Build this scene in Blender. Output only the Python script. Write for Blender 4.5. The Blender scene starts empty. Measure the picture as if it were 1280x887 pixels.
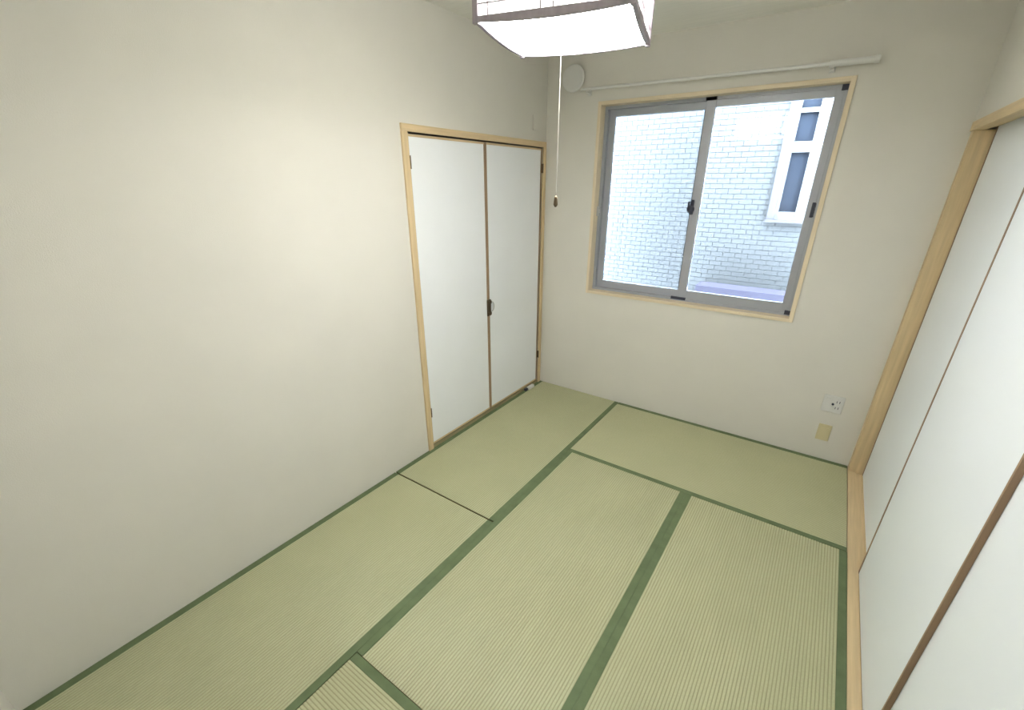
import bpy, bmesh, math, random
from mathutils import Vector, Matrix
random.seed(7)
S = bpy.context.scene
COL = S.collection

# ---------------------------------------------------------------- camera
cd = bpy.data.cameras.new('camera'); cam = bpy.data.objects.new('camera', cd); COL.objects.link(cam)
cam.location = (2.0997, -3.4693, 1.8263)
cam.rotation_euler = (1.156, -0.0018, 0.6089)
cd.sensor_fit = 'HORIZONTAL'; cd.sensor_width = 36.0
cd.lens = 550.08 / 1280 * 36.0
cd.shift_x = -(642.37 - 640) / 1280
cd.shift_y = (469.83 - 443.5) / 1280
cd.clip_start = 0.01
S.camera = cam

# ---------------------------------------------------------------- sky, sun, exposure
w = bpy.data.worlds.new('sky'); S.world = w; w.use_nodes = True
bg = w.node_tree.nodes['Background']
bg.inputs[0].default_value = (0.66, 0.82, 1.0, 1); bg.inputs[1].default_value = 62.0
sd = bpy.data.lights.new('sun', 'SUN'); sd.energy = 5.0; sd.angle = math.radians(3); sd.color = (1.0, 0.97, 0.92)
sun = bpy.data.objects.new('sun', sd); COL.objects.link(sun)
sun.rotation_euler = (math.radians(16), math.radians(6), 0)
sun.location = (1, -1, 6)
S.view_settings.view_transform = 'Standard'; S.view_settings.look = 'None'
S.view_settings.gamma = 1.0; S.view_settings.use_curve_mapping = False
S.view_settings.exposure = 1.1
LAMP_DOWN, LAMP_SIDE, LAMP_TUBE = 20.5, 3.8, 30.0

# ---------------------------------------------------------------- room sizes (metres)
W = 2.555          # width between left wall and the sliding panels' sill
D = 3.71           # depth, window wall is y = 0
H = 2.72           # ceiling
X1, X2 = 0.845, 1.703
YA, YB, YE = -0.9616, -1.877, -2.834
HB = 0.0351        # width of a mat's cloth border

# ---------------------------------------------------------------- materials
def mat(name, col, rough=0.6, spec=0.5, metal=0.0, noise=0.0, nscale=8.0, stretch=(1, 1, 1), bump=0.0, bscale=200.0, emit=None, estr=0.0, sheen=0.0):
    m = bpy.data.materials.new(name); m.use_nodes = True
    nt = m.node_tree; p = nt.nodes['Principled BSDF']
    p.inputs['Base Color'].default_value = (*col, 1); p.inputs['Roughness'].default_value = rough
    p.inputs['Specular IOR Level'].default_value = spec; p.inputs['Metallic'].default_value = metal
    if sheen: p.inputs['Sheen Weight'].default_value = sheen
    tc = nt.nodes.new('ShaderNodeTexCoord')
    mp = nt.nodes.new('ShaderNodeMapping'); nt.links.new(tc.outputs['Object'], mp.inputs[0]); mp.inputs['Scale'].default_value = stretch
    if noise:
        n = nt.nodes.new('ShaderNodeTexNoise'); n.inputs['Scale'].default_value = nscale; n.inputs['Detail'].default_value = 6
        nt.links.new(mp.outputs[0], n.inputs['Vector'])
        r = nt.nodes.new('ShaderNodeValToRGB')
        r.color_ramp.elements[0].position = 0.3; r.color_ramp.elements[1].position = 0.7
        r.color_ramp.elements[0].color = (*[c * (1 - noise) for c in col], 1)
        r.color_ramp.elements[1].color = (*[min(1, c * (1 + noise)) for c in col], 1)
        nt.links.new(n.outputs['Fac'], r.inputs[0]); nt.links.new(r.outputs[0], p.inputs['Base Color'])
    if bump:
        n2 = nt.nodes.new('ShaderNodeTexNoise'); n2.inputs['Scale'].default_value = bscale; n2.inputs['Detail'].default_value = 3
        nt.links.new(mp.outputs[0], n2.inputs['Vector'])
        b = nt.nodes.new('ShaderNodeBump'); b.inputs['Strength'].default_value = bump; b.inputs['Distance'].default_value = 0.002
        nt.links.new(n2.outputs['Fac'], b.inputs['Height']); nt.links.new(b.outputs[0], p.inputs['Normal'])
    if emit:
        p.inputs['Emission Color'].default_value = (*emit, 1); p.inputs['Emission Strength'].default_value = estr
    return m

M = {}
M['wallpaper'] = mat('wallpaper', (0.72, 0.70, 0.635), 0.85, 0.2, noise=0.02, nscale=3, bump=0.25, bscale=260)
M['ceiling'] = mat('ceiling_board', (0.86, 0.85, 0.79), 0.8, 0.2, noise=0.03, nscale=4, stretch=(1, 12, 1))
for nm, st in (('x', (1.5, 28, 28)), ('y', (28, 1.5, 28)), ('z', (28, 28, 1.5))):
    M['wood_' + nm] = mat('pale_wood_grain_' + nm, (0.66, 0.515, 0.305), 0.5, 0.3, noise=0.10, nscale=2.2, stretch=st)
M['casing_x'] = mat('daylit_casing_wood_x', (0.76, 0.65, 0.47), 0.5, 0.3, noise=0.07, nscale=2.2, stretch=(1.5, 28, 28))  # trim wood made paler, daylight on the window reveal put into its colour
M['casing_z'] = mat('daylit_casing_wood_z', (0.76, 0.65, 0.47), 0.5, 0.3, noise=0.07, nscale=2.2, stretch=(28, 28, 1.5))
M['door_wood'] = mat('door_edge_wood', (0.36, 0.25, 0.155), 0.5, 0.3, noise=0.10, nscale=2, stretch=(28, 28, 1.5))
M['sill_wood'] = mat('olive_brown_sill_wood', (0.30, 0.26, 0.14), 0.6, 0.3, noise=0.08, nscale=2, stretch=(28, 1.5, 28))
M['closet_paper'] = mat('closet_paper', (0.86, 0.885, 0.90), 0.7, 0.2, noise=0.015, nscale=3, bump=0.1, bscale=180)
M['fusuma_paper'] = mat('fusuma_paper', (0.89, 0.945, 1.0), 0.40, 0.25, noise=0.01, nscale=3, bump=0.08, bscale=150)
M['edge_brown'] = mat('edge_brown', (0.24, 0.15, 0.09), 0.45, 0.4)
M['heri'] = mat('border_cloth', (0.135, 0.18, 0.088), 0.75, 0.3, noise=0.12, nscale=14, bump=0.3, bscale=700, stretch=(1, 1, 1))
M['alu'] = mat('grey_aluminium', (0.40, 0.42, 0.46), 0.4, 0.5, metal=0.2)
M['dark'] = mat('dark_plastic', (0.03, 0.035, 0.06), 0.4)
M['white_plastic'] = mat('white_plastic', (0.72, 0.72, 0.69), 0.4, 0.5)
M['cream_plastic'] = mat('cream_plastic', (0.66, 0.59, 0.36), 0.4, 0.5)
M['bronze'] = mat('aged_bronze', (0.12, 0.085, 0.05), 0.35, 0.5, metal=0.7)
M['silver'] = mat('silver_metal', (0.6, 0.6, 0.6), 0.3, 0.5, metal=0.9)
M['lamp_wood'] = mat('lamp_wood', (0.34, 0.30, 0.33), 0.5, 0.3, noise=0.1, nscale=3, stretch=(20, 20, 2))  # wood lightened towards lavender, painting in the bloom of the lit shade
M['diffuser'] = mat('lit_diffuser', (0.9, 0.9, 0.9), 0.5, 0.3, emit=(1.0, 0.985, 0.97), estr=LAMP_DOWN)
M['lit_paper'] = mat('lit_shade_paper', (0.85, 0.85, 0.82), 0.7, 0.1, emit=(1.0, 0.97, 0.93), estr=LAMP_SIDE)
M['cord'] = mat('white_cord', (0.75, 0.73, 0.68), 0.7)
M['thin_cord'] = mat('beige_thin_cord', (0.34, 0.32, 0.29), 0.8)
M['tube'] = mat('lit_tube', (0.9, 0.9, 0.9), 0.5, emit=(1.0, 0.98, 0.94), estr=LAMP_TUBE)
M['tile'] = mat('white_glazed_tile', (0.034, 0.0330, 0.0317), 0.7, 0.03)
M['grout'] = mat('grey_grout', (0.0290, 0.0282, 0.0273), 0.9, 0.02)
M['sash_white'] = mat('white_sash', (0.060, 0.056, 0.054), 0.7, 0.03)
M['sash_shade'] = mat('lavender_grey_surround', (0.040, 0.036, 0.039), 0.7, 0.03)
M['far_glass'] = mat('blue_grey_far_glass', (0.0100, 0.0115, 0.0150), 0.9, 0.0)
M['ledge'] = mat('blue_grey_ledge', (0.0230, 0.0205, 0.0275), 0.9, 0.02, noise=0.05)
M['concrete'] = mat('concrete', (0.28, 0.28, 0.27), 0.9, noise=0.1)

def tatami_mat():
    m = bpy.data.materials.new('woven_rush'); m.use_nodes = True; nt = m.node_tree; p = nt.nodes['Principled BSDF']
    tc = nt.nodes.new('ShaderNodeTexCoord'); mp = nt.nodes.new('ShaderNodeMapping'); mp.inputs['Scale'].default_value = (160, 160, 1)
    nt.links.new(tc.outputs['Object'], mp.inputs[0])
    n = nt.nodes.new('ShaderNodeTexNoise'); n.inputs['Scale'].default_value = 1.0; n.inputs['Detail'].default_value = 3
    nt.links.new(mp.outputs[0], n.inputs['Vector'])
    n3 = nt.nodes.new('ShaderNodeTexNoise'); n3.inputs['Scale'].default_value = 3.0; n3.inputs['Detail'].default_value = 3
    nt.links.new(tc.outputs['Object'], n3.inputs['Vector'])
    mx = nt.nodes.new('ShaderNodeMath'); mx.operation = 'MULTIPLY_ADD'; mx.inputs[1].default_value = 0.6; 
    nt.links.new(n.outputs['Fac'], mx.inputs[0])
    m2 = nt.nodes.new('ShaderNodeMath'); m2.operation = 'MULTIPLY'; m2.inputs[1].default_value = 0.4
    nt.links.new(n3.outputs['Fac'], m2.inputs[0]); nt.links.new(m2.outputs[0], mx.inputs[2])
    r = nt.nodes.new('ShaderNodeValToRGB')
    r.color_ramp.elements[0].position = 0.32; r.color_ramp.elements[0].color = (0.440, 0.445, 0.265, 1)
    r.color_ramp.elements[1].position = 0.68; r.color_ramp.elements[1].color = (0.515, 0.52, 0.320, 1)
    nt.links.new(mx.outputs[0], r.inputs[0]); nt.links.new(r.outputs[0], p.inputs['Base Color'])
    b = nt.nodes.new('ShaderNodeBump'); b.inputs['Strength'].default_value = 0.25; b.inputs['Distance'].default_value = 0.001
    nt.links.new(n.outputs['Fac'], b.inputs['Height']); nt.links.new(b.outputs[0], p.inputs['Normal'])
    p.inputs['Roughness'].default_value = 0.48; p.inputs['Specular IOR Level'].default_value = 0.45
    return m
M['rush'] = tatami_mat()
M['straw_core'] = mat('dark_straw_core', (0.24, 0.22, 0.12), 0.9, 0.1)
M['groove'] = mat('dark_groove_rush', (0.365, 0.365, 0.215), 0.6, 0.3)  # darker colour on the groove faces between the ridges

def glass(name, tint, gloss_ior=1.5):
    m = bpy.data.materials.new(name); m.use_nodes = True; nt = m.node_tree
    nt.nodes.remove(nt.nodes['Principled BSDF']); out = nt.nodes['Material Output']
    t = nt.nodes.new('ShaderNodeBsdfTransparent'); t.inputs[0].default_value = (*tint, 1)
    g = nt.nodes.new('ShaderNodeBsdfGlossy'); g.inputs['Roughness'].default_value = 0.015
    f = nt.nodes.new('ShaderNodeFresnel'); f.inputs[0].default_value = gloss_ior
    x = nt.nodes.new('ShaderNodeMixShader'); nt.links.new(f.outputs[0], x.inputs[0]); nt.links.new(t.outputs[0], x.inputs[1]); nt.links.new(g.outputs[0], x.inputs[2])
    nt.links.new(x.outputs[0], out.inputs[0]); return m
M['glass'] = glass('clear_window_glass', (0.93, 0.96, 0.98))
def mesh_screen():
    m = bpy.data.materials.new('insect_mesh'); m.use_nodes = True; nt = m.node_tree; p = nt.nodes['Principled BSDF']
    p.inputs['Base Color'].default_value = (0.05, 0.05, 0.05, 1); out = nt.nodes['Material Output']
    t = nt.nodes.new('ShaderNodeBsdfTransparent'); x = nt.nodes.new('ShaderNodeMixShader'); x.inputs[0].default_value = 0.12
    nt.links.new(t.outputs[0], x.inputs[1]); nt.links.new(p.outputs[0], x.inputs[2]); nt.links.new(x.outputs[0], out.inputs[0]); return m
M['screen'] = mesh_screen()

# ---------------------------------------------------------------- helpers
def add_box(bm, x0, x1, y0, y1, z0, z1, bevel=0.0):
    vs = [bm.verts.new((x, y, z)) for x in (x0, x1) for y in (y0, y1) for z in (z0, z1)]
    fs = [bm.faces.new([vs[i] for i in f]) for f in ((0, 1, 3, 2), (4, 6, 7, 5), (0, 4, 5, 1), (2, 3, 7, 6), (0, 2, 6, 4), (1, 5, 7, 3))]
    if bevel:
        es = list({e for f in fs for e in f.edges})
        bmesh.ops.bevel(bm, geom=es, offset=bevel, segments=2, affect='EDGES', profile=0.5)
def add_tube(bm, p0, p1, r0, r1=None, n=16):
    r1 = r0 if r1 is None else r1
    p0, p1 = Vector(p0), Vector(p1); d = p1 - p0
    q = d.to_track_quat('Z', 'Y').to_matrix().to_4x4()
    bmesh.ops.create_cone(bm, cap_ends=True, segments=n, radius1=r0, radius2=r1, depth=d.length, matrix=Matrix.Translation((p0 + p1) / 2) @ q)
def add_lathe(bm, prof, n=32, mtx=None):
    rings = []
    for r, z in prof:
        rings.append([bm.verts.new((mtx or Matrix()) @ Vector((r * math.cos(2 * math.pi * k / n), r * math.sin(2 * math.pi * k / n), z))) for k in range(n)])
    for a, b in zip(rings, rings[1:]):
        for k in range(n): bm.faces.new((a[k], a[(k + 1) % n], b[(k + 1) % n], b[k]))
    bm.faces.new(rings[0][::-1]); bm.faces.new(rings[-1])
def obj(name, bm, m, parent=None, smooth=False):
    bmesh.ops.recalc_face_normals(bm, faces=bm.faces)
    me = bpy.data.meshes.new(name); bm.to_mesh(me); bm.free()
    me.materials.append(M[m] if isinstance(m, str) else m)
    if smooth:
        for p in me.polygons: p.use_smooth = True
        try: me.set_sharp_from_angle(angle=math.radians(35))
        except Exception: pass
    o = bpy.data.objects.new(name, me); COL.objects.link(o)
    if parent:
        o.parent = parent; o.matrix_parent_inverse = Matrix.Translation(-parent.location) if parent.parent is None and parent.type == 'EMPTY' else Matrix()
    return o
def box(name, dims, m, parent=None, bevel=0.0):
    bm = bmesh.new(); add_box(bm, *dims, bevel=bevel); return obj(name, bm, m, parent)
def empty(name, loc):
    o = bpy.data.objects.new(name, None); o.empty_display_size = 0.1; COL.objects.link(o); o.location = loc; return o
def tag(o, label=None, cat=None, group=None, kind=None):
    if label: o['label'] = label
    if cat: o['category'] = cat
    if group: o['group'] = group
    if kind: o['kind'] = kind
    return o
def struct(o, label, cat): return tag(o, label, cat, kind='structure')

# ---------------------------------------------------------------- room shell
struct(box('floor', (-0.15, W + 0.2, -D - 0.1, 0.15, -0.16, -0.052), 'concrete'), 'plain subfloor under the straw mats', 'floor')
struct(box('ceiling', (-0.15, W + 0.35, -D - 0.12, 0.15, H, H + 0.1), 'ceiling'), 'cream ceiling above the paper lamp', 'ceiling')
# left wall with the closet opening
CY0, CY1, CZ1 = -1.513, -0.050, 2.085
bm = bmesh.new()
add_box(bm, -0.12, 0, -D, CY0, -0.052, H); add_box(bm, -0.12, 0, CY0, CY1, CZ1, H); add_box(bm, -0.12, 0, CY1, 0.0, -0.052, H)
add_box(bm, -0.12, -0.07, CY0, CY1, -0.052, CZ1)
struct(obj('wall_left', bm, 'wallpaper'), 'cream papered wall with the two door closet', 'wall')
# window wall with the opening
OX0, OX1, OZ0, OZ1 = 0.462, 1.985, 0.968, 2.355
bm = bmesh.new()
add_box(bm, -0.12, OX0, 0, 0.14, -0.052, H); add_box(bm, OX1, W + 0.25, 0, 0.14, -0.052, H)
add_box(bm, OX0, OX1, 0, 0.14, -0.052, OZ0); add_box(bm, OX0, OX1, 0, 0.14, OZ1, H)
struct(obj('wall_back', bm, 'wallpaper'), 'cream papered wall holding the sliding window', 'wall')
bm = bmesh.new()
add_box(bm, W, W + 0.16, -D, 0.0, 2.112, H); add_box(bm, W + 0.105, W + 0.16, -D, 0.0, -0.052, 2.112)
struct(obj('wall_right', bm, 'wallpaper'), 'cream strip of wall above the white sliding panels', 'wall')
struct(box('wall_front', (-0.12, W + 0.16, -D - 0.1, -D, -0.052, H), 'wallpaper'), 'pale wall at the near end, its edge in the lower left corner', 'wall')

# ---------------------------------------------------------------- pale wood trims
lin = empty('trim_1', (W, -1.8, 2.09)); struct(lin, 'pale wooden head rail above the sliding panels', 'trim')
bm = bmesh.new(); add_box(bm, W - 0.006, W + 0.10, -D, 0, 2.084, 2.112); obj('rail', bm, 'wood_y', lin)
bm = bmesh.new(); add_box(bm, W - 0.006, W + 0.046, -D, 0, 2.070, 2.084); obj('front_lip', bm, 'wood_y', lin)
post = box('trim_2', (W + 0.001, W + 0.089, -0.060, 0.0, -0.02, 2.070), 'wood_z', bevel=0.002)
struct(post, 'pale wooden post in the corner between window wall and sliding panels', 'trim')
bm = bmesh.new()
add_box(bm, W + 0.001, W + 0.105, -D, -0.061, -0.052, -0.006); add_box(bm, W + 0.001, W + 0.046, -D, -0.061, -0.006, 0.0)
add_box(bm, W + 0.078, W + 0.084, -D, -0.061, -0.006, 0.0)
struct(obj('trim_3', bm, 'wood_y'), 'pale wooden floor sill the sliding panels run on', 'trim')
cz = empty('trim_4', (0, -0.78, 0)); struct(cz, 'pale wooden frame around the white closet doors', 'trim')
box('head', (-0.06, 0.012, -1.558, -0.010, CZ1, 2.124), 'wood_y', cz, 0.002)
box('jamb', (-0.06, 0.012, -1.558, CY0, 0.0, CZ1), 'wood_z', cz, 0.002)
box('jamb', (-0.06, 0.012, CY1, -0.010, 0.0, CZ1), 'wood_z', cz, 0.002)
box('sill', (-0.06, 0.004, CY0, CY1, -0.05, 0.022), 'sill_wood', cz)

# ---------------------------------------------------------------- closet doors
def closet_door(n, y0, y1, hinge_y, lab):
    e = empty('door_%d' % n, (0, (y0 + y1) / 2, 0.03)); struct(e, lab, 'door')
    z0, z1 = 0.028, CZ1 - 0.010
    box('panel', (-0.034, -0.008, y0 + 0.012, y1 - 0.012, z0 + 0.012, z1 - 0.012), 'closet_paper', e)
    for a, b in ((y0, y0 + 0.012), (y1 - 0.012, y1)):
        box('edge_strip', (-0.036, -0.005, a, b, z0, z1), 'door_wood', e)
    for a, b in ((z0, z0 + 0.012), (z1 - 0.012, z1)):
        box('rail_strip', (-0.036, -0.005, y0 + 0.012, y1 - 0.012, a, b), 'wood_y', e)
    for z in (1.93, 0.30):
        bm = bmesh.new(); add_tube(bm, (0.008, hinge_y, z - 0.035), (0.008, hinge_y, z + 0.035), 0.006); add_box(bm, -0.002, 0.009, hinge_y - 0.005, hinge_y + 0.005, z - 0.033, z + 0.033)
        tag(obj('hinge', bm, 'bronze', e, True), 'small bronze hinge')
    return e
MIDY = -0.797
dl = closet_door(1, CY0 + 0.004, MIDY - 0.003, CY0 + 0.004, 'wider looking white closet door, left of the pair')
dr = closet_door(2, MIDY + 0.003, CY1 - 0.004, CY1 - 0.004, 'white closet door next to the room corner, right of the pair')
for par, sgn in ((dl, -1), (dr, 1)):
    yc = MIDY + sgn * 0.012
    hd = box('handle', (-0.006, 0.006, yc - 0.009, yc + 0.009, 0.855, 0.985), 'bronze', par, 0.003)
    for z in (0.965, 0.875):
        bm = bmesh.new(); add_box(bm, 0.004, 0.013, yc - 0.008, yc + 0.008, z - 0.012, z + 0.012, 0.003); obj('catch', bm, 'bronze', hd)
# ring pull on the right leaf
bm = bmesh.new(); pts = []
for k in range(13):
    a = -math.pi / 2 + math.pi * k / 12
    pts.append(Vector((0.016, MIDY + 0.018 + 0.026 * math.cos(a), 0.93 + 0.036 * math.sin(a))))
for a, b in zip(pts, pts[1:]): add_tube(bm, a, b, 0.004, n=8)
tag(obj('pull_ring', bm, 'silver', dr, True), 'small curved metal pull')

# ---------------------------------------------------------------- sliding panels on the right
def fusuma(n, y0, y1, track, lab):
    x0 = W + track; x1 = x0 + 0.0125
    e = empty('door_%d' % n, (x0, (y0 + y1) / 2, 0)); struct(e, lab, 'door')
    z0, z1 = -0.004, 2.083
    box('paper_panel', (x0, x1, y0 + 0.010, y1 - 0.018, z0, z1), 'fusuma_paper', e)
    tag(box('edge_strip', (x0 - 0.0015, x1 + 0.001, y0, y0 + 0.010, z0, z1), 'lamp_edge', e), 'brown wooden end strip')
    tag(box('edge_strip', (x0 - 0.0015, x1 + 0.001, y1 - 0.018, y1, z0, z1), 'edge_brown', e), 'thin dark edge line')
M['lamp_edge'] = mat('panel_end_wood', (0.33, 0.215, 0.13), 0.45, 0.4, noise=0.08, nscale=2, stretch=(28, 28, 1.5))
fusuma(3, -1.16, -0.062, 0.084, 'white sliding panel next to the corner post, behind the middle panel')
fusuma(4, -2.020, -1.082, 0.050, 'white sliding panel in the middle, standing in front of its neighbours')
fusuma(5, -2.93, -1.96, 0.0645, 'white sliding panel nearest to the camera on the right')
fusuma(6, -D + 0.002, -2.86, 0.050, 'white sliding panel by the near wall, out of view')

# ---------------------------------------------------------------- straw mats
def tatami(x0, x1, y0, y1, along, borders, lab):
    if y0 == YB: y0 += 0.0025
    if y1 == YB: y1 -= 0.0025
    """along 'y' or 'x' is the long side; borders: which long edges carry cloth"""
    gx, gy = (0.0004, 0.0028) if along == 'y' else (0.0028, 0.0004)
    x0 += gx; x1 -= gx; y0 += gy; y1 -= gy
    cx, cy = (x0 + x1) / 2, (y0 + y1) / 2
    e = empty('tatami_mat', (cx, cy, -0.05)); tag(e, lab, 'tatami mat', 'straw floor mats')
    L = (y1 - y0) if along == 'y' else (x1 - x0); Wd = (x1 - x0) if along == 'y' else (y1 - y0)
    box('core', (x0, x1, y0, y1, -0.050, -0.0045), 'straw_core', e)
    # woven cover: real ridges running the long way, 13 mm apart
    pitch = 0.013; n = int((Wd - 2 * HB) / pitch) ; pitch = (Wd - 2 * HB) / n
    bm = bmesh.new(); prev = None; steps = 6
    for i in range(n * steps + 1):
        u = -Wd / 2 + HB + pitch * i / steps
        z = -0.0024 + 0.0021 * abs(math.sin(math.pi * i / steps)) ** 0.8
        row = []
        for k in range(2):
            v = -L / 2 + L * k
            row.append(bm.verts.new((cx + u, cy + v, z) if along == 'y' else (cx + v, cy + u, z)))
        if prev:
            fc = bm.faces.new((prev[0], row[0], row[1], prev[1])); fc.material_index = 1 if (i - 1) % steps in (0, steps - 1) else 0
        prev = row
    o = obj('woven_cover', bm, 'rush', e, False); o.data.materials.append(M['groove'])
    for s in (-1, 1):
        a, b = (-Wd / 2, -Wd / 2 + HB) if s < 0 else (Wd / 2 - HB, Wd / 2)
        if along == 'y': dims = (cx + a, cx + b, y0, y1, -0.012, 0.0004)
        else: dims = (x0, x1, cy + a, cy + b, -0.012, 0.0004)
        box('cloth_border', dims, 'heri', e, 0.0008)
    return e
tatami(0, X1, YB, 0, 'y', 2, 'straw mat along the closet doors in the far left corner')
tatami(0, X1, -D, YB, 'y', 2, 'long straw mat along the left wall nearest the camera')
tatami(X1, W, YA, 0, 'x', 2, 'straw mat lying crosswise under the window')
tatami(X1, X2, YE, YA, 'y', 2, 'straw mat in the middle of the floor, left of the widest green line')
tatami(X2, W, YE, YA, 'y', 2, 'straw mat beside the sill of the sliding panels')
tatami(X1, W, -D, YE, 'x', 2, 'straw mat crosswise at the bottom edge, only its corner in view')

# ---------------------------------------------------------------- window
win = empty('window_1', (1.22, 0, 0.95)); struct(win, 'sliding window with grey metal sashes in a pale wood frame', 'window')
ox0, ox1, oz0, oz1 = 0.4457, 2.0032, 0.9521, 2.3712
ix0, ix1, iz0, iz1 = 0.470, 1.976, 0.976, 2.346
box('casing', (ox0, ix0, -0.010, 0.075, oz0, oz1), 'casing_z', win, 0.002)
box('casing', (ix1, ox1, -0.010, 0.075, oz0, oz1), 'casing_z', win, 0.002)
box('casing', (ix0, ix1, -0.010, 0.075, oz0, iz0), 'casing_x', win, 0.002)
box('casing', (ix0, ix1, -0.010, 0.075, iz1, oz1), 'casing_x', win, 0.002)
bm = bmesh.new()
add_box(bm, ix0, ix0 + 0.022, 0.070, 0.150, iz0, iz1); add_box(bm, ix1 - 0.018, ix1, 0.070, 0.150, iz0, iz1)
add_box(bm, ix0 + 0.022, ix1 - 0.018, 0.070, 0.150, iz0, iz0 + 0.018); add_box(bm, ix0 + 0.022, ix1 - 0.018, 0.070, 0.150, iz1 - 0.020, iz1)
obj('outer_frame', bm, 'alu', win)
def sash(x0, x1, y0, z0, z1, sl, sr, sb, st):
    bm = bmesh.new(); y1 = y0 + 0.026
    add_box(bm, x0, x0 + sl, y0, y1, z0, z1, 0.002); add_box(bm, x1 - sr, x1, y0, y1, z0, z1, 0.002)
    add_box(bm, x0 + sl, x1 - sr, y0 + 0.002, y1 - 0.002, z0, z0 + sb); add_box(bm, x0 + sl, x1 - sr, y0 + 0.002, y1 - 0.002, z1 - st, z1)
    s = obj('sash', bm, 'alu', win)
    box('pane', (x0 + sl - 0.004, x1 - sr + 0.004, y0 + 0.011, y0 + 0.014, z0 + sb - 0.004, z1 - st + 0.004), 'glass', s)
    return s
sL = sash(0.492, 1.240, 0.108, 0.994, 2.326, 0.050, 0.045, 0.058, 0.046)
sR = sash(1.196, 1.958, 0.078, 0.994, 2.326, 0.062, 0.044, 0.064, 0.040)
box('guide_block', (1.190, 1.262, 0.070, 0.082, 2.326, 2.350), 'dark', win)
box('guide_block', (1.150, 1.262, 0.068, 0.082, 0.984, 1.004), 'dark', win)
box('guide_block', (1.938, 1.974, 0.066, 0.078, 0.984, 1.012), 'dark', win)
box('guide_block', (1.940, 1.972, 0.068, 0.078, 2.315, 2.345), 'dark', win)
bm = bmesh.new(); add_box(bm, 1.192, 1.216, 0.062, 0.079, 1.612, 1.712, 0.004)
add_lathe(bm, [(0.026, 0), (0.026, 0.008), (0.02, 0.010)], 20, Matrix.Translation((1.199, 0.068, 1.650)) @ Matrix.Rotation(math.pi / 2, 4, 'X'))
add_box(bm, 1.178, 1.192, 0.050, 0.062, 1.64, 1.70, 0.003)
tag(obj('crescent_lock', bm, 'dark', sR), 'dark crescent lock')
tag(box('finger_pull', (1.940, 1.966, 0.070, 0.079, 1.622, 1.712), 'dark', sR, 0.003), 'dark finger pull')
bm = bmesh.new(); add_box(bm, 0.470, 0.482, 0.040, 0.068, 1.575, 1.650, 0.003); add_box(bm, 0.478, 0.492, 0.046, 0.062, 1.60, 1.625, 0.002)
tag(obj('latch_receiver', bm, 'silver', win), 'small pale metal catch')
# insect screen standing outside the left half
scr = empty('insect_screen', (0.85, 0.16, 1.0)); tag(scr, 'white framed insect screen outside the left pane', 'screen')
for a in ((0.492, 0.510, 0.990, 2.33), (1.172, 1.196, 0.990, 2.33)): box('frame_bar', (a[0], a[1], 0.152, 0.166, a[2], a[3]), 'sash_white', scr)
for a in ((0.510, 1.172, 0.990, 1.01), (0.510, 1.172, 2.31, 2.33)): box('frame_bar', (a[0], a[1], 0.152, 0.166, a[2], a[3]), 'sash_white', scr)
box('mesh', (0.510, 1.172, 0.1585, 0.1595, 1.01, 2.31), 'screen', scr)

# ---------------------------------------------------------------- curtain rail, vent cap, sockets, small plate, door stop
rl = empty('curtain_rail', (1.2, -0.06, 2.44)); tag(rl, 'thin white curtain rail on the wall above the window', 'curtain rail')
bm = bmesh.new(); add_tube(bm, (0.325, -0.06, 2.449), (1.86, -0.06, 2.430), 0.010, n=20); obj('tube', bm, 'white_plastic', rl, True)
bm = bmesh.new(); add_tube(bm, (1.86, -0.06, 2.430), (2.060, -0.06, 2.4285), 0.016, n=20); add_tube(bm, (2.060, -0.06, 2.4285), (2.084, -0.06, 2.4282), 0.019, n=20); obj('end_sleeve', bm, 'white_plastic', rl, True)
for x, z in ((0.37, 2.448), (1.875, 2.430)):
    bm = bmesh.new(); add_box(bm, x - 0.014, x + 0.014, -0.008, 0.0, z - 0.035, z + 0.02, 0.002); add_box(bm, x - 0.008, x + 0.008, -0.062, -0.004, z - 0.022, z - 0.012, 0.002); obj('bracket', bm, 'white_plastic', rl)
vt = empty('vent_cap', (0.232, 0, 2.531)); tag(vt, 'round white vent cap high on the wall, left of the window', 'vent')
R90 = Matrix.Translation((0.238, 0, 2.533)) @ Matrix.Rotation(math.pi / 2, 4, 'X')
bm = bmesh.new(); add_lathe(bm, [(0.062, 0), (0.062, 0.024)], 40, R90); obj('collar', bm, 'white_plastic', vt, True)
bm = bmesh.new(); add_lathe(bm, [(0.075, 0.020), (0.088, 0.022), (0.090, 0.030), (0.084, 0.037), (0.05, 0.042), (0.01, 0.043)], 40, R90); obj('cover', bm, 'white_plastic', vt, True)

so = empty('wall_socket', (2.36, 0, 0.437)); tag(so, 'white two gang socket low on the wall, upper of the pair', 'socket')
box('plate', (2.302, 2.420, -0.009, 0, 0.372, 0.496), 'white_plastic', so, 0.003)
for x in (2.334, 2.388):
    box('insert', (x - 0.020, x + 0.020, -0.012, -0.008, 0.392, 0.476), 'white_plastic', so, 0.001)
bm = bmesh.new(); add_tube(bm, (2.361, -0.016, 0.436), (2.361, -0.008, 0.436), 0.0075); tag(obj('jack', bm, 'dark', so, True), 'small dark jack')
for z in (0.412, 0.456):
    for x in (2.380, 2.396): box('slot', (x - 0.0018, x + 0.0018, -0.0126, -0.0115, z - 0.008, z + 0.008), 'dark', so)
so2 = empty('wall_socket', (2.36, 0, 0.208)); tag(so2, 'cream yellow blank wall plate near the mat, lower of the pair', 'socket')
box('plate', (2.322, 2.400, -0.008, 0, 0.148, 0.272), 'cream_plastic', so2, 0.003)
box('insert', (2.338, 2.384, -0.011, -0.007, 0.170, 0.250), 'cream_plastic', so2, 0.001)
sp = empty('wall_plate', (0, -0.182, 2.2)); tag(sp, 'narrow cream plate on the wall above the closet, by the corner', 'wall plate')
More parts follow.
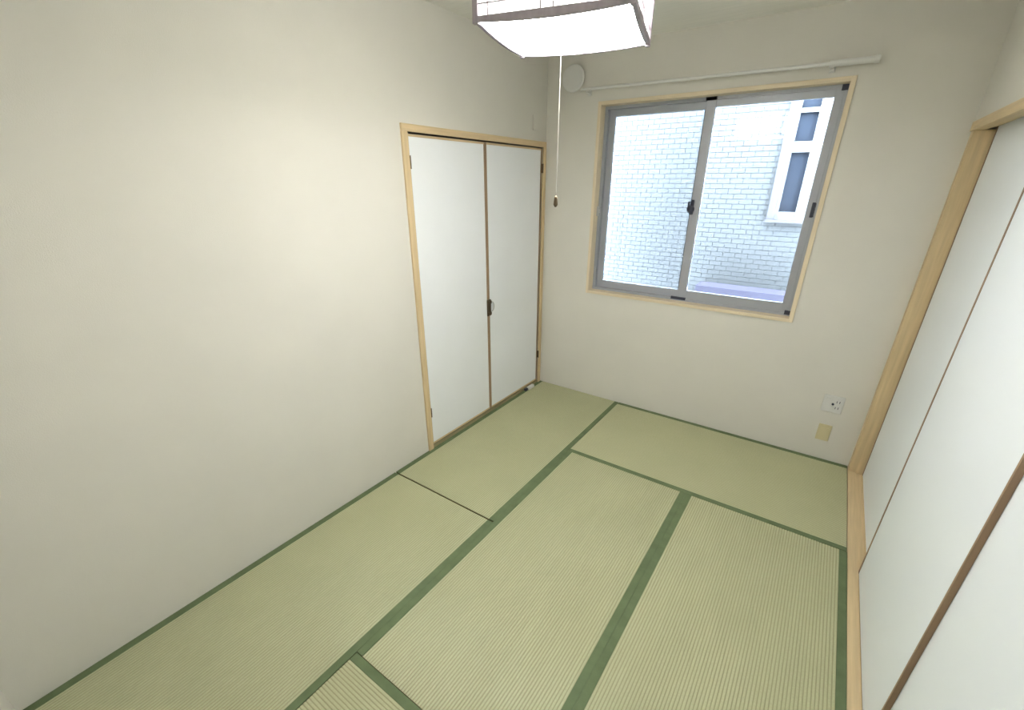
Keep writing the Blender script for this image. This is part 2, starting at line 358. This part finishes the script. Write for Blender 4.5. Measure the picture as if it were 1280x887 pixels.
box('plate', (0, 0.006, -0.207, -0.157, 2.195, 2.300), 'wallpaper', sp, 0.002)
box('insert', (0.005, 0.008, -0.196, -0.168, 2.21, 2.285), 'wallpaper', sp, 0.001)
st = empty('door_stop', (0.035, -0.25, 0)); tag(st, 'small white door stop on the mat by the closet corner', 'door stop')
bm = bmesh.new(); add_box(bm, 0.014, 0.045, -0.262, -0.165, 0.0005, 0.030, 0.006); obj('body', bm, 'white_plastic', st)
bm = bmesh.new(); add_box(bm, 0.008, 0.034, -0.300, -0.262, 0.0005, 0.026, 0.006); tag(obj('rubber_pad', bm, 'dark', st), 'dark rubber pad')

# ---------------------------------------------------------------- hanging paper lamp
LC = Vector((1.278, -1.997, 2.253)); TH = math.radians(14.5); HL = 0.215; TOP = 0.20
lamp = empty('pendant_lamp', LC); lamp.rotation_euler.z = TH; lamp.scale = (1.03, 0.94, 1.0)
tag(lamp, 'lit square paper pendant lamp with brown lattice frame', 'lamp')
def lpart(name, bm, m, parent=lamp, smooth=False, rot=0):
    if rot: bmesh.ops.transform(bm, matrix=Matrix.Rotation(rot, 4, 'Z'), verts=bm.verts)
    bmesh.ops.recalc_face_normals(bm, faces=bm.faces)
    me = bpy.data.meshes.new(name); bm.to_mesh(me); bm.free(); me.materials.append(M[m])
    if smooth:
        for p in me.polygons: p.use_smooth = True
    o = bpy.data.objects.new(name, me); COL.objects.link(o); o.parent = parent; return o
for sx in (-1, 1):
    for sy in (-1, 1):
        bm = bmesh.new(); add_box(bm, sx * HL - 0.008, sx * HL + 0.008, sy * HL - 0.008, sy * HL + 0.008, -0.012, TOP + 0.01, 0.002); lpart('post', bm, 'lamp_wood')
for k in range(4):
    rot = k * math.pi / 2
    # lower rail, its underside gently arched
    bm = bmesh.new(); n = 16; prev = None
    for i in range(n + 1):
        x = -HL + 0.008 + (2 * HL - 0.016) * i / n; dz = -0.009 * (1 - (x / HL) ** 2)
        row = [bm.verts.new((x, y, z)) for y, z in ((-HL - 0.006, 0.006), (-HL + 0.006, 0.006), (-HL + 0.006, -0.0065 + dz), (-HL - 0.006, -0.0065 + dz))]
        if prev:
            for j in range(4): bm.faces.new((prev[j], prev[(j + 1) % 4], row[(j + 1) % 4], row[j]))
        else: bm.faces.new(row)
        prev = row
    bm.faces.new(prev); lpart('bottom_rail', bm, 'lamp_wood', rot=rot)
    bm = bmesh.new(); add_box(bm, -HL + 0.008, HL - 0.008, -HL - 0.006, -HL + 0.006, TOP - 0.008, TOP + 0.004); lpart('top_rail', bm, 'lamp_wood', rot=rot)
    bm = bmesh.new(); add_box(bm, -HL + 0.008, HL - 0.008, -HL + 0.001, -HL + 0.003, 0.006, TOP - 0.008); pp = lpart('paper_side', bm, 'lit_paper', rot=rot)
    for x in (-0.83 * HL, -0.035, 0.0, 0.83 * HL):
        x += 0.008 if abs(x) < 0.05 else 0
        bm = bmesh.new(); add_box(bm, x - 0.0018, x + 0.0018, -HL - 0.004, -HL + 0.001, 0.006, TOP - 0.008); lpart('lattice_bar', bm, 'lamp_wood', rot=rot)
    for z in (0.034, TOP - 0.038):
        bm = bmesh.new(); add_box(bm, -HL + 0.008, HL - 0.008, -HL - 0.0035, -HL + 0.001, z - 0.0018, z + 0.0018); lpart('lattice_bar', bm, 'lamp_wood', rot=rot)
# bulging diffuser
bm = bmesh.new(); n = 16; g = []
for i in range(n + 1):
    for j in range(n + 1):
        u, v = -1 + 2 * i / n, -1 + 2 * j / n
        g.append(bm.verts.new((u * (HL - 0.006), v * (HL - 0.006), -0.001 - 0.011 * (1 - u ** 2 * 0.5) * (1 - v ** 2 * 0.5))))
for i in range(n):
    for j in range(n): bm.faces.new((g[i * (n + 1) + j], g[(i + 1) * (n + 1) + j], g[(i + 1) * (n + 1) + j + 1], g[i * (n + 1) + j + 1]))
lpart('diffuser', bm, 'diffuser', smooth=True)
bm = bmesh.new(); R1, R2, N1, N2 = 0.13, 0.014, 40, 10
rr = [[bm.verts.new(((R1 + R2 * math.cos(b)) * math.cos(a), (R1 + R2 * math.cos(b)) * math.sin(a), 0.11 + R2 * math.sin(b))) for b in [2 * math.pi * j / N2 for j in range(N2)]] for a in [2 * math.pi * i / N1 for i in range(N1)]]
for i in range(N1):
    for j in range(N2): bm.faces.new((rr[i][j], rr[(i + 1) % N1][j], rr[(i + 1) % N1][(j + 1) % N2], rr[i][(j + 1) % N2]))
lpart('ring_tube', bm, 'tube', smooth=True)
bm = bmesh.new(); add_lathe(bm, [(0.07, 0.16), (0.07, 0.19), (0.02, 0.20)], 24); lpart('socket_plate', bm, 'white_plastic')
bm = bmesh.new(); add_tube(bm, (0, 0, 0.19), (0, 0, H - LC.z - 0.03), 0.004, n=10); lpart('hanging_cord', bm, 'cord')
bm = bmesh.new(); add_lathe(bm, [(0.045, H - LC.z - 0.035), (0.055, H - LC.z - 0.02), (0.055, H - LC.z)], 24); lpart('ceiling_rose', bm, 'white_plastic', smooth=True)
bm = bmesh.new(); add_tube(bm, (-0.02, 0.0, -0.016), (-0.02, 0.0, -0.475), 0.0009, n=8); pc = lpart('pull_cord', bm, 'thin_cord')
bm = bmesh.new(); add_lathe(bm, [(0.003, -0.470), (0.006, -0.478), (0.008, -0.50), (0.003, -0.508)], 14, Matrix.Translation((-0.02, 0, 0))); tag(lpart('cord_knob', bm, 'bronze', pc, True), 'small brown pull knob')

# ---------------------------------------------------------------- outside: tiled neighbouring house, ground
NY = 1.2
hs = empty('neighbouring_house', (1.2, NY, -1.0)); tag(hs, 'white tiled house wall with a narrow window, seen through the glass', 'building')
wx0, wx1, wz0, wz1 = 1.585, 1.96, 1.53, 2.75
bm = bmesh.new()
add_box(bm, -3.0, wx0, NY - 0.003, NY + 0.25, -1.2, 3.1); add_box(bm, wx1, 5.0, NY - 0.003, NY + 0.25, -1.2, 3.1)
add_box(bm, wx0, wx1, NY - 0.003, NY + 0.25, -1.2, wz0); add_box(bm, wx0, wx1, NY - 0.003, NY + 0.25, wz1, 3.1)
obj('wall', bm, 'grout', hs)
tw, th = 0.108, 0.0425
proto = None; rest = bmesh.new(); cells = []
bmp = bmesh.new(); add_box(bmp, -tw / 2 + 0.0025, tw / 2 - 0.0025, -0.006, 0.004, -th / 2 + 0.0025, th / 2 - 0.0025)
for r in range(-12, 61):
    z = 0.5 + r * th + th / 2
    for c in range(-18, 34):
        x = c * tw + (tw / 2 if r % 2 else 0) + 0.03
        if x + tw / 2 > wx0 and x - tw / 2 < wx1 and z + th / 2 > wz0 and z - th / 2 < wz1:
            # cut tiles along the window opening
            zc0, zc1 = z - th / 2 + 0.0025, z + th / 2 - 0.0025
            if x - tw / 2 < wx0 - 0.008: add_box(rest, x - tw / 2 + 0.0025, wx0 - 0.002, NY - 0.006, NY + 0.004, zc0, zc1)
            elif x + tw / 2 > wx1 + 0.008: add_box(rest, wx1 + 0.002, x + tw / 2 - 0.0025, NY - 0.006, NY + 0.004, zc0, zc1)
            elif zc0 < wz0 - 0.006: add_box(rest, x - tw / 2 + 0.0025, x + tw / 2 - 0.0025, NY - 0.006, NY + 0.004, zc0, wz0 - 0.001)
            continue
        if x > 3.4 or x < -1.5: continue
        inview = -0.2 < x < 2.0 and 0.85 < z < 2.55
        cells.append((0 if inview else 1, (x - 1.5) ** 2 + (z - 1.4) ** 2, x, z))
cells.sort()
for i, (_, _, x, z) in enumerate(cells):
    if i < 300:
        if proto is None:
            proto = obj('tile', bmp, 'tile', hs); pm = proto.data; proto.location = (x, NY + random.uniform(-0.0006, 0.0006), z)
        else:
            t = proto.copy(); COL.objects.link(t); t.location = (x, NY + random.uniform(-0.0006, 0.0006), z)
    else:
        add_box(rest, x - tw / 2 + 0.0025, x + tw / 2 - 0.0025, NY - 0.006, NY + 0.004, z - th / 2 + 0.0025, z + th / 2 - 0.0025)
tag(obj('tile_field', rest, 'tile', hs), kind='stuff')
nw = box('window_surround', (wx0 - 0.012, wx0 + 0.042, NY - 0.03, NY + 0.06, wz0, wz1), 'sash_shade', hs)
bm = bmesh.new()
a0, a1 = wx0 + 0.042, wx1
for z0, z1 in ((wz0, wz0 + 0.065), (2.055, 2.135), (2.34, 2.372), (2.66, wz1)): add_box(bm, a0, a1, NY - 0.012, NY + 0.04, z0, z1)
for x0, x1 in ((a0, 1.652), (1.782, a1)): add_box(bm, x0, x1, NY - 0.014, NY + 0.04, wz0 + 0.001, wz1 - 0.001)
nf = obj('window_frame', bm, 'sash_white', hs)
for z0, z1 in ((wz0 + 0.065, 2.055), (2.135, 2.34), (2.372, 2.66)): box('pane', (1.652, 1.782, NY + 0.015, NY + 0.02, z0, z1), 'far_glass', nf)
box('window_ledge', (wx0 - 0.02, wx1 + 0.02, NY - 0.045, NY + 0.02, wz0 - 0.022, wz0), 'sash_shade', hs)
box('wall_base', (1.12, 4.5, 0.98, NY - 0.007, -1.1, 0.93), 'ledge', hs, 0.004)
struct(box('ground', (-6, 8, 0.15, 8, -1.3, -1.1), 'concrete'), 'pale concrete ground between the two houses', 'ground')
